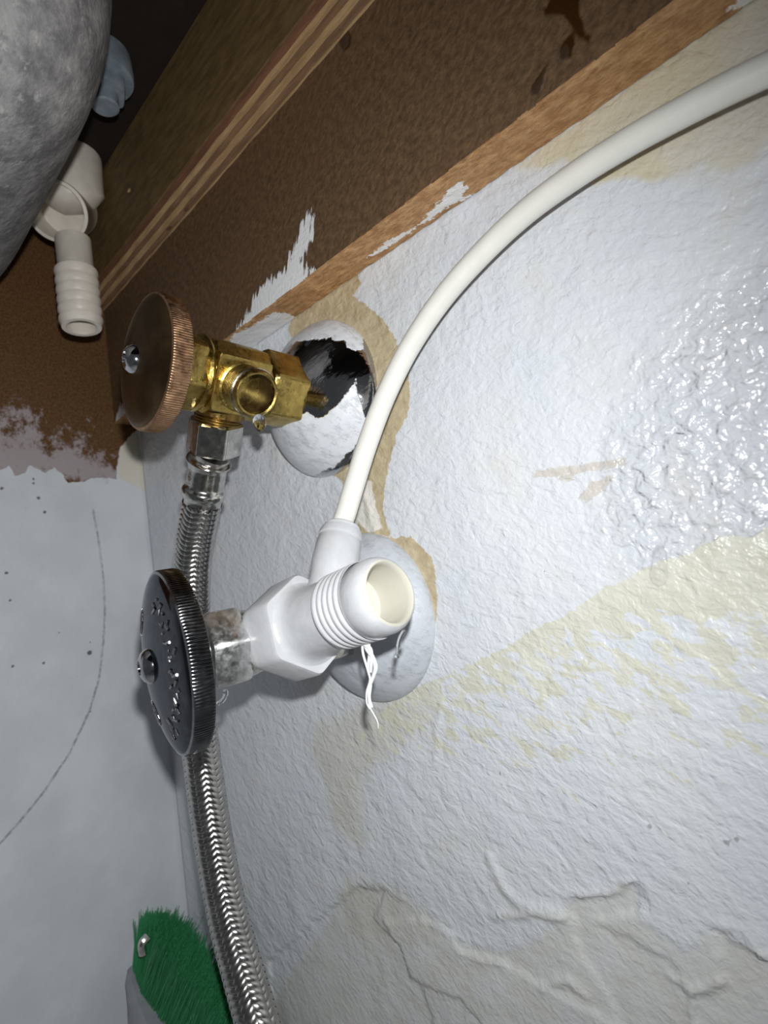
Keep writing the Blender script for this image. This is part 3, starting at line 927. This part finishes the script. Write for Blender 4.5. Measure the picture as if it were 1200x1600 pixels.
# ---------------- white water tube
TP_ = [(536, 815, -0.0295), (541, 800, -0.0285), (556, 750, -0.0255), (577, 685, -0.0215), (604, 615, -0.018), (640, 543, -0.0145), (690, 468, -0.0130), (752, 397, -0.0118), (822, 331, -0.0112), (902, 272, -0.0108), (985, 220, -0.0106), (1070, 173, -0.0106), (1150, 132, -0.0106), (1240, 90, -0.0105), (1400, 20, -0.0105)]
pts = [CT - bdir / blen * 0.004] + [at(x, y, 1, d_) for x, y, d_ in TP_]
for dx, dz in ((0.05, -0.012), (0.12, -0.035), (0.22, -0.075)): pts.append(np.array([pts[16 - 1][0] + dx, -0.0105, pts[16 - 1][2] + dz]))
V, F = sweep(catmull(pts, 10), 0.0033, 32)
tag(mobj('water_tube', V, F, M_TUBE), 'thin white plastic water tube arching over the wall from the adapter', 'tube')

# ---------------- braided hose
hs = empty('braided_hose', tuple(at(341, 662, 1, -0.0425)), 'braided stainless supply hose hanging from the brass valve', 'hose')
n0 = BC + PD * 0.0150
hp = [n0, at(333, 707, 1, -0.0420), at(326, 724, 1, -0.0418), at(316, 786, 1, -0.0412), at(305.5, 840, 1, -0.0405), at(300.5, 890, 1, -0.0400), at(299, 950, 1, -0.0395), at(301, 1030, 1, -0.0392), at(308, 1120, 1, -0.0392), at(319, 1210, 1, -0.0395), at(335, 1320, 1, -0.0400), at(356, 1430, 1, -0.0410), at(383, 1530, 1, -0.0420), at(406, 1610, 1, -0.0430), at(436, 1720, 1, -0.0430), at(475, 1860, 1, -0.042)]
e_ = hp[-1]
hp += [np.array([e_[0] + 0.022, -0.041, (e_[2] + ZF) / 2 - 0.006]), np.array([e_[0] + 0.040, -0.041, ZF])]
d0 = hp[1] - hp[0]; l0 = np.linalg.norm(d0)
P = hexpts(0.0098, 6, math.radians(58), 0.08)
V, F = prism(hp[0], d0, P, [(0.0, 0.94, 0.0088), (0.0008, 1.0, 0.0096), (0.0014, 1.0), (l0 - 0.0014, 1.0), (l0 - 0.0008, 1.0, 0.0096), (l0, 0.93, 0.0086)])
mobj('coupling_nut', V, F, M_NICKEL, hs, sharp=28)
fer = catmull([hp[1], hp[2], hp[3]], 30)
seg = np.concatenate([[0], np.cumsum(np.linalg.norm(np.diff(fer, axis=0), axis=1))]); tot = seg[-1]
def fr(s):
    u = s / tot
    b1 = 0.0016 * math.exp(-((u - 0.22) / 0.075) ** 2)
    b2 = 0.0012 * math.exp(-((u - 0.80) / 0.085) ** 4)
    return 0.0067 + 0.0003 * (u > 0.3) + b1 + b2
V, F = sweep(fer, np.array([fr(s) for s in seg]), 40)
mobj('ferrule', V, F, M_NICKEL, hs, sharp=60)
hc = catmull(hp[3:], 60)
# resample evenly
seg = np.concatenate([[0], np.cumsum(np.linalg.norm(np.diff(hc, axis=0), axis=1))]); LEN = seg[-1]
N = int(LEN / 0.0005)
ss = np.linspace(0, LEN, N + 1)
hc = np.stack([np.interp(ss, seg, hc[:, i]) for i in range(3)], 1)
for _ in range(6): hc[1:-1] = (hc[:-2] + 2 * hc[1:-1] + hc[2:]) / 4
T, U, W = frames_along(hc)
RH = 0.0070
V, F = sweep(hc[::6], RH - 0.0006, 24)
mobj('hose_core', V, F, M_STEEL, hs)
NB, LEAD, WID = 10, 0.0215, 0.0019
Vb = []; Fb = []
circ = 2 * math.pi * RH
for sgn in (1, -1):
    for i in range(NB):
        base = len(Vb)
        rows = 0
        for q in range(0, N + 1):
            th0 = 2 * math.pi * i / NB + sgn * 2 * math.pi * ss[q] / LEAD
            other = NB * (th0 / (2 * math.pi) + sgn * ss[q] / LEAD)
            hgt = sgn * max(-1, min(1, 1.5 * math.cos(math.pi / 2 * (i + other)))) * 0.00025
            for e in range(5):
                f_ = e / 4 - 0.5
                # move across the ribbon: perpendicular to the strand on the cylinder
                ds = f_ * WID * math.sin(math.atan(circ / LEAD)) * (-sgn) * sgn
                dth = f_ * WID * math.cos(math.atan(circ / LEAD)) / RH * sgn
                qq = min(max(q + int(round(ds / 0.0005)), 0), N)
                r_ = RH - 0.0001 + hgt + 0.00022 * (1 - (2 * f_) ** 2)
                a_ = th0 + dth
                off = ds - (qq - q) * 0.0005
                Vb.append(hc[qq] + T[qq] * off + (U[qq] * math.cos(a_) + W[qq] * math.sin(a_)) * r_)
            rows += 1
        g = gridfaces(rows, 5) + base
        Fb.append(g)
Vb = np.array(Vb); Fb = np.concatenate(Fb)
me = bpy.data.meshes.new('braid')
org = np.array(hs.matrix_world.translation)
me.vertices.add(len(Vb)); me.vertices.foreach_set('co', (Vb - org).ravel().astype(np.float32))
me.loops.add(len(Fb) * 4); me.loops.foreach_set('vertex_index', Fb.ravel().astype(np.int32))
me.polygons.add(len(Fb)); me.polygons.foreach_set('loop_start', np.arange(0, len(Fb) * 4, 4, dtype=np.int32))
me.update(calc_edges=True); me.validate()
me.shade_smooth(); me.materials.append(M_STEEL)
bo = bpy.data.objects.new('braid', me); scene.collection.objects.link(bo); bo.parent = hs
bo['kind'] = 'stuff'

# ================================================================== SINK, OVERFLOW, SHANK NUT
def sgp(v, e): return np.sign(v) * np.abs(v) ** e
nu, nv = 96, 48
V = []
SC = np.array([-0.232, -0.2159, ZT]); SA = np.array([0.1029, 0.146, 0.1078])
for i in range(nu):
    a = 2 * math.pi * i / nu
    for j in range(nv + 1):
        b = -math.pi / 2 * j / nv
        cb = sgp(np.cos(b), 0.516); sb = sgp(np.sin(b), 0.516)
        V.append(SC + SA * np.array([cb * sgp(np.cos(a), 0.36), cb * sgp(np.sin(a), 0.36), sb]))
V = np.array(V)
F = []
for i in range(nu):
    for j in range(nv):
        F.append([i * (nv + 1) + j, ((i + 1) % nu) * (nv + 1) + j, ((i + 1) % nu) * (nv + 1) + j + 1, i * (nv + 1) + j + 1])
tag(mobj('sink_bowl', V, F, M_SINK, sharp=180, origin=SC), 'speckled grey underside of the sink bowl hanging below the worktop', 'sink')

ov = empty('overflow_pipe', tuple(at(128, 515, 1, -0.05)), 'off-white plastic overflow fitting with ribbed hose barb and open round socket', 'pipe fitting')
bt = at(128, 512, 1, -0.05); tp = at(114, 375, 1, -0.0495)
d_ = bt - tp; ln = np.linalg.norm(d_)
pr = [(0.0082, 0.0), (0.0082, ln * 0.34)]
nr = 6
for i in range(nr):
    z0 = ln * (0.36 + 0.64 * i / nr); z1 = ln * (0.36 + 0.64 * (i + 1) / nr)
    pr += [(0.0086, z0), (0.0098, z0 + (z1 - z0) * 0.12), (0.0098, z0 + (z1 - z0) * 0.40), (0.0089, z0 + (z1 - z0) * 0.86), (0.0086, z1 - 0.0002)]
pr = pr[:-1] + [(0.0088, ln), (0.0068, ln), (0.0066, ln - 0.003), (0.0064, ln - 0.02), (0.0001, ln - 0.021)]
V, F = lathe(tp, d_, pr, 48, cap1=False)
mobj('hose_barb', V, F, M_OVER, ov, sharp=50)
rc = at(88, 330, 1, -0.056)
ax_ = CAM - rc; ax_ = ax_ / np.linalg.norm(ax_) + np.array([-0.10, -0.28, -0.10]); ax_ /= np.linalg.norm(ax_)
V, F = lathe(rc, ax_, [(0.0138, -0.022), (0.0138, -0.003), (0.0143, -0.0025), (0.0143, 0.0), (0.0127, 0.0002), (0.0124, -0.001), (0.0122, -0.018), (0.0001, -0.0185)], 64, cap0=True, cap1=False)
mobj('socket', V, F, M_OVER, ov, sharp=50)
el = at(112, 292, 1, -0.046)
cu = catmull([el + np.array([-0.004, 0.003, -0.012]), el + np.array([0, 0, -0.002]), el + np.array([0.001, 0, 0.012]), np.array([el[0] + 0.001, el[1], ZT - 0.0005])], 10)
rr = 0.0150 * np.ones(len(cu)); rr[:8] *= np.sqrt(np.clip(np.linspace(0.15, 1, 8), 0, 1))
V, F = sweep(cu, rr, 40)
mobj('riser', V, F, M_OVER, ov, sharp=60)

nut = empty('shank_nut', (-0.229, -0.048, ZT), 'grey plastic mounting nut with round flange under the worktop', 'nut')
nc = at(160, 120, 2, ZT - 0.010)
V, F = lathe((nc[0], nc[1], ZT), (0, 0, -1), [(0.0120, 0.0002), (0.0124, 0.004), (0.0126, 0.010), (0.0122, 0.0115), (0.0110, 0.0120)], 56, hint=(1, 0, 0))
mobj('flange', V, F, M_NUTGREY, nut)
P = hexpts(0.0095, 6, 0.3, 0.12)
V, F = prism((nc[0], nc[1], ZT), (0, 0, -1), P, [(0.0118, 1.0), (0.0175, 1.0), (0.0185, 0.94)], hint=(1, 0, 0))
mobj('nut_body', V, F, M_NUTGREY, nut, sharp=30)
V, F = lathe((nc[0], nc[1], ZT), (0, 0, -1), [(0.0055, 0.0175), (0.0055, 0.024), (0.0048, 0.0245)], 32, hint=(1, 0, 0))
mobj('shank', V, F, M_NUTGREY, nut)

# ================================================================== BRUSH
T0 = at(212, 1508, 0, -0.322)      # top of the brush back
B0 = at(286, 1612, 0, -0.300)
bdir2 = B0 - T0; bdir2 /= np.linalg.norm(bdir2)
Lb = (T0[2] - (ZF + 0.004)) / -bdir2[2]
br = empty('scrub_brush', tuple(T0 + bdir2 * Lb), 'green bristled scrub brush with grey plastic back leaning in the corner', 'brush')
tipv = at(262, 1424, 0, -0.300) - at(225, 1515, 0, -0.318); blen_ = np.linalg.norm(tipv); tipv /= blen_
side = np.cross(bdir2, tipv); side /= np.linalg.norm(side)
nrm = np.cross(side, bdir2); nrm /= np.linalg.norm(nrm)
if nrm.dot(tipv) < 0: nrm = -nrm
# back: lofted, tip narrow, thick ridge
V = []; F = []
st = [0, 0.004, 0.012, 0.022, 0.036, 0.055, 0.08, Lb * 0.8, Lb]
wd = [0.0035, 0.007, 0.010, 0.0125, 0.015, 0.0165, 0.017, 0.016, 0.012]
tk = [0.003, 0.005, 0.008, 0.013, 0.019, 0.024, 0.024, 0.016, 0.010]
nn = 20
for s, w_, t_ in zip(st, wd, tk):
    c = T0 + bdir2 * s
    for i in range(nn):
        a = 2 * math.pi * i / nn
        yy = math.cos(a) * w_
        zz = math.sin(a)
        zz = 0.0 if zz > 0 else zz * t_
        V.append(c + side * yy + nrm * (0.0012 if math.sin(a) > 0 else zz * 0.35) + np.array([0.62, 0.78, 0.0]) * zz * 0.85)
for k_ in range(len(st) - 1):
    for i in range(nn):
        j = (i + 1) % nn
        F.append([k_ * nn + i, k_ * nn + j, (k_ + 1) * nn + j, (k_ + 1) * nn + i])
F.append(list(range(nn))[::-1]); F.append([(len(st) - 1) * nn + i for i in range(nn)])
mobj('brush_back', V, F, M_BRUSH, br, sharp=50)
mb = MB()
rb = np.random.default_rng(5)
for i in range(5200):
    s = rb.uniform(0.0, Lb * 0.85); fw = rb.uniform(-1, 1) * 0.0065 * min(1, 0.45 + s / 0.02)
    root = T0 + bdir2 * s + side * fw + nrm * 0.0008
    d = tipv + bdir2 * (-0.30 * math.exp(-s / 0.007) + rb.normal(0, 0.05)) + side * (fw * 6 + rb.normal(0, 0.06))
    d /= np.linalg.norm(d)
    L_ = blen_ * rb.uniform(0.88, 1.06) * (1 - 0.30 * math.exp(-s / 0.006))
    a = np.cross(d, [0.3, 0.5, 0.8]); a /= np.linalg.norm(a); b = np.cross(d, a)
    bend = side * rb.normal(0, 0.0012) + bdir2 * rb.normal(0, 0.0010)
    vv = []
    for f_, rr_ in ((0, 0.00026), (0.55, 0.00024), (1, 0.00018)):
        c = root + d * L_ * f_ + bend * f_ * f_
        for q in range(3):
            an = q * 2.094
            vv.append(c + (a * math.cos(an) + b * math.sin(an)) * rr_)
    ff = [[k_ * 3 + q, k_ * 3 + (q + 1) % 3, (k_ + 1) * 3 + (q + 1) % 3, (k_ + 1) * 3 + q] for k_ in range(2) for q in range(3)] + [[6, 7, 8]]
    mb.add(vv, ff)
bo = mobj('bristles', mb.V, mb.F, M_BRIST, br, smooth=False)
bo['kind'] = 'stuff'
# added nickel blob standing in for a bright glint at the bristle ends
e0 = at(232, 1462, 0, -0.297); e1 = at(222, 1475, 0, -0.297); e2 = at(224, 1492, 0, -0.298)
V, F = sweep(catmull([e0, e1, e2], 8), np.array([0.0006] + [0.0019] * 15 + [0.0008]), 10)
mobj('glint_blob', V, F, M_NICKEL, br)

# ================================================================== TAPE AND WATER
base = LC + AX * 0.046
tpz = MB()
def ribbon(px, wid, y0, y1):
    C = catmull([at(x, y, 1, y0 + (y1 - y0) * i / (len(px) - 1)) for i, (x, y) in enumerate(px)], 6)
    V, F = sweep(C, np.array([wid * (1 - 0.5 * i / len(C)) for i in range(len(C))]), 6)
    tpz.add(V, F)
ribbon([(572, 996), (573, 1012), (581, 1025), (587, 1042), (583, 1058), (577, 1075), (577, 1095), (579, 1106)], 0.00075, -0.044, -0.043)
ribbon([(566, 998), (567, 1020), (574, 1045), (578, 1062), (573, 1080), (573, 1098), (578, 1108)], 0.00038, -0.044, -0.0435)
ribbon([(576, 998), (577, 1020), (575, 1048), (580, 1066), (578, 1090), (582, 1105)], 0.00042, -0.0435, -0.043)
ribbon([(570, 1006), (580, 1018), (579, 1050)], 0.0007, -0.0442, -0.0438)
ribbon([(577, 1104), (584, 1116), (590, 1128), (591, 1138)], 0.00022, -0.043, -0.0425)
tag(mobj('thread_tape', tpz.V, tpz.F, M_TAPE, sharp=80), 'frayed white thread seal tape dangling from the adapter', 'tape')


def drop(px, py, ax, val, r, stretch, label, out=(0, 0, 0), off=0.0):
    c = at(px, py, ax, val) + np.array(out)
    pr = []
    for i in range(15):
        t = math.pi * i / 14
        pr.append((max(0.00002, r * math.sin(t) * (1 - 0.25 * math.cos(t))), -r * stretch * math.cos(t)))
    V, F = lathe(c, (0, 0, 1), pr, 24, hint=(1, 0, 0))
    V = np.array(V)
    return tag(mobj('water_drop', V, F, M_WATER, sharp=180), label, 'water drop', 'water drops')


pe = BC + PX * 0.0228 + np.array([0, 0, -0.0076])
c_ = pe + np.array([0, 0, -0.0022])
pr = [(max(0.00002, 0.0021 * math.sin(math.pi * i / 14) * (1 - 0.2 * math.cos(math.pi * i / 14))), -0.0030 * math.cos(math.pi * i / 14)) for i in range(15)]
V, F = lathe(c_, (0, 0, 1), pr, 24, hint=(1, 0, 0))
tag(mobj('water_drop', V, F, M_WATER, sharp=180), 'clear water drop hanging from the brass port rim', 'water drop', 'water drops')
pe = LC + AX * 0.0535
V, F = sweep(catmull([at(632, 985, 1, -0.044), at(625, 998, 1, -0.044), at(622, 1012, 1, -0.044), at(621, 1022, 1, -0.044), at(620, 1028, 1, -0.044)], 6), np.array([0.0006] * 6 + [0.00055] * 6 + [0.00025] * 8 + [0.0004, 0.0006, 0.0007, 0.0006, 0.0003]), 10)
tag(mobj('water_drop', V, F, M_WATER, sharp=180), 'thin water dribble hanging from the adapter threaded end', 'water drop', 'water drops')
V, F = sweep(catmull([at(352, 1078, 1, -0.058), at(352, 1088, 1, -0.058), at(345, 1097, 1, -0.058), at(341, 1099, 1, -0.058)], 6), np.array([0.0009] * 6 + [0.0008] * 6 + [0.0008] * 6 + [0.0004]), 12)
tag(mobj('water_drop', V, F, M_WATER, sharp=180), 'water drop under the chrome bonnet nut of the lower valve', 'water drop', 'water drops')
# flattened runs on the surfaces
def run(poly, ax, val, thick, label, nrm_):
    C = catmull([at(x, y, ax, val) for x, y, _ in poly], 6)
    rad = np.interp(np.linspace(0, 1, len(C)), np.linspace(0, 1, len(poly)), [q[2] for q in poly])
    V, F = sweep(C, rad, 20)
    V = np.array(V)
    V[:, ax] = val + (V[:, ax] - val) * thick
    return tag(mobj('water_drop', V, F, M_FILM, sharp=180), label, 'water drop', 'water drops')
run([(1032, 852, 0.0008), (1031, 862, 0.0017), (1030, 880, 0.0019), (1029, 900, 0.0023), (1029, 912, 0.0015), (1029, 916, 0.0003)], 1, -0.0003, 0.35, 'clear water run on the beige lower band of the back wall', None)
run([(162, 742, 0.0003), (163, 746, 0.0012), (166, 751, 0.0016), (167, 756, 0.0003)], 0, XC + 0.0003, 0.5, 'tiny water bead at the paint edge of the left panel', None)
run([(858, 100, 0.0004), (850, 118, 0.0009), (842, 134, 0.0016), (837, 143, 0.0018), (834, 150, 0.0004)], 1, -TR - 0.0001, 0.35, 'small water run on the brown rail face', None)
run([(884, 70, 0.0004), (882, 82, 0.0014), (879, 92, 0.0016), (877, 97, 0.0003)], 1, -TR - 0.0001, 0.35, 'round water bead beside the wet streak on the brown rail', None)
run([(542, 50, 0.0003), (540, 58, 0.0020), (538, 70, 0.0021), (535, 80, 0.0004)], 1, -TR - 0.0001, 0.3, 'oval water bead on the brown rail beside the plywood strip', None)
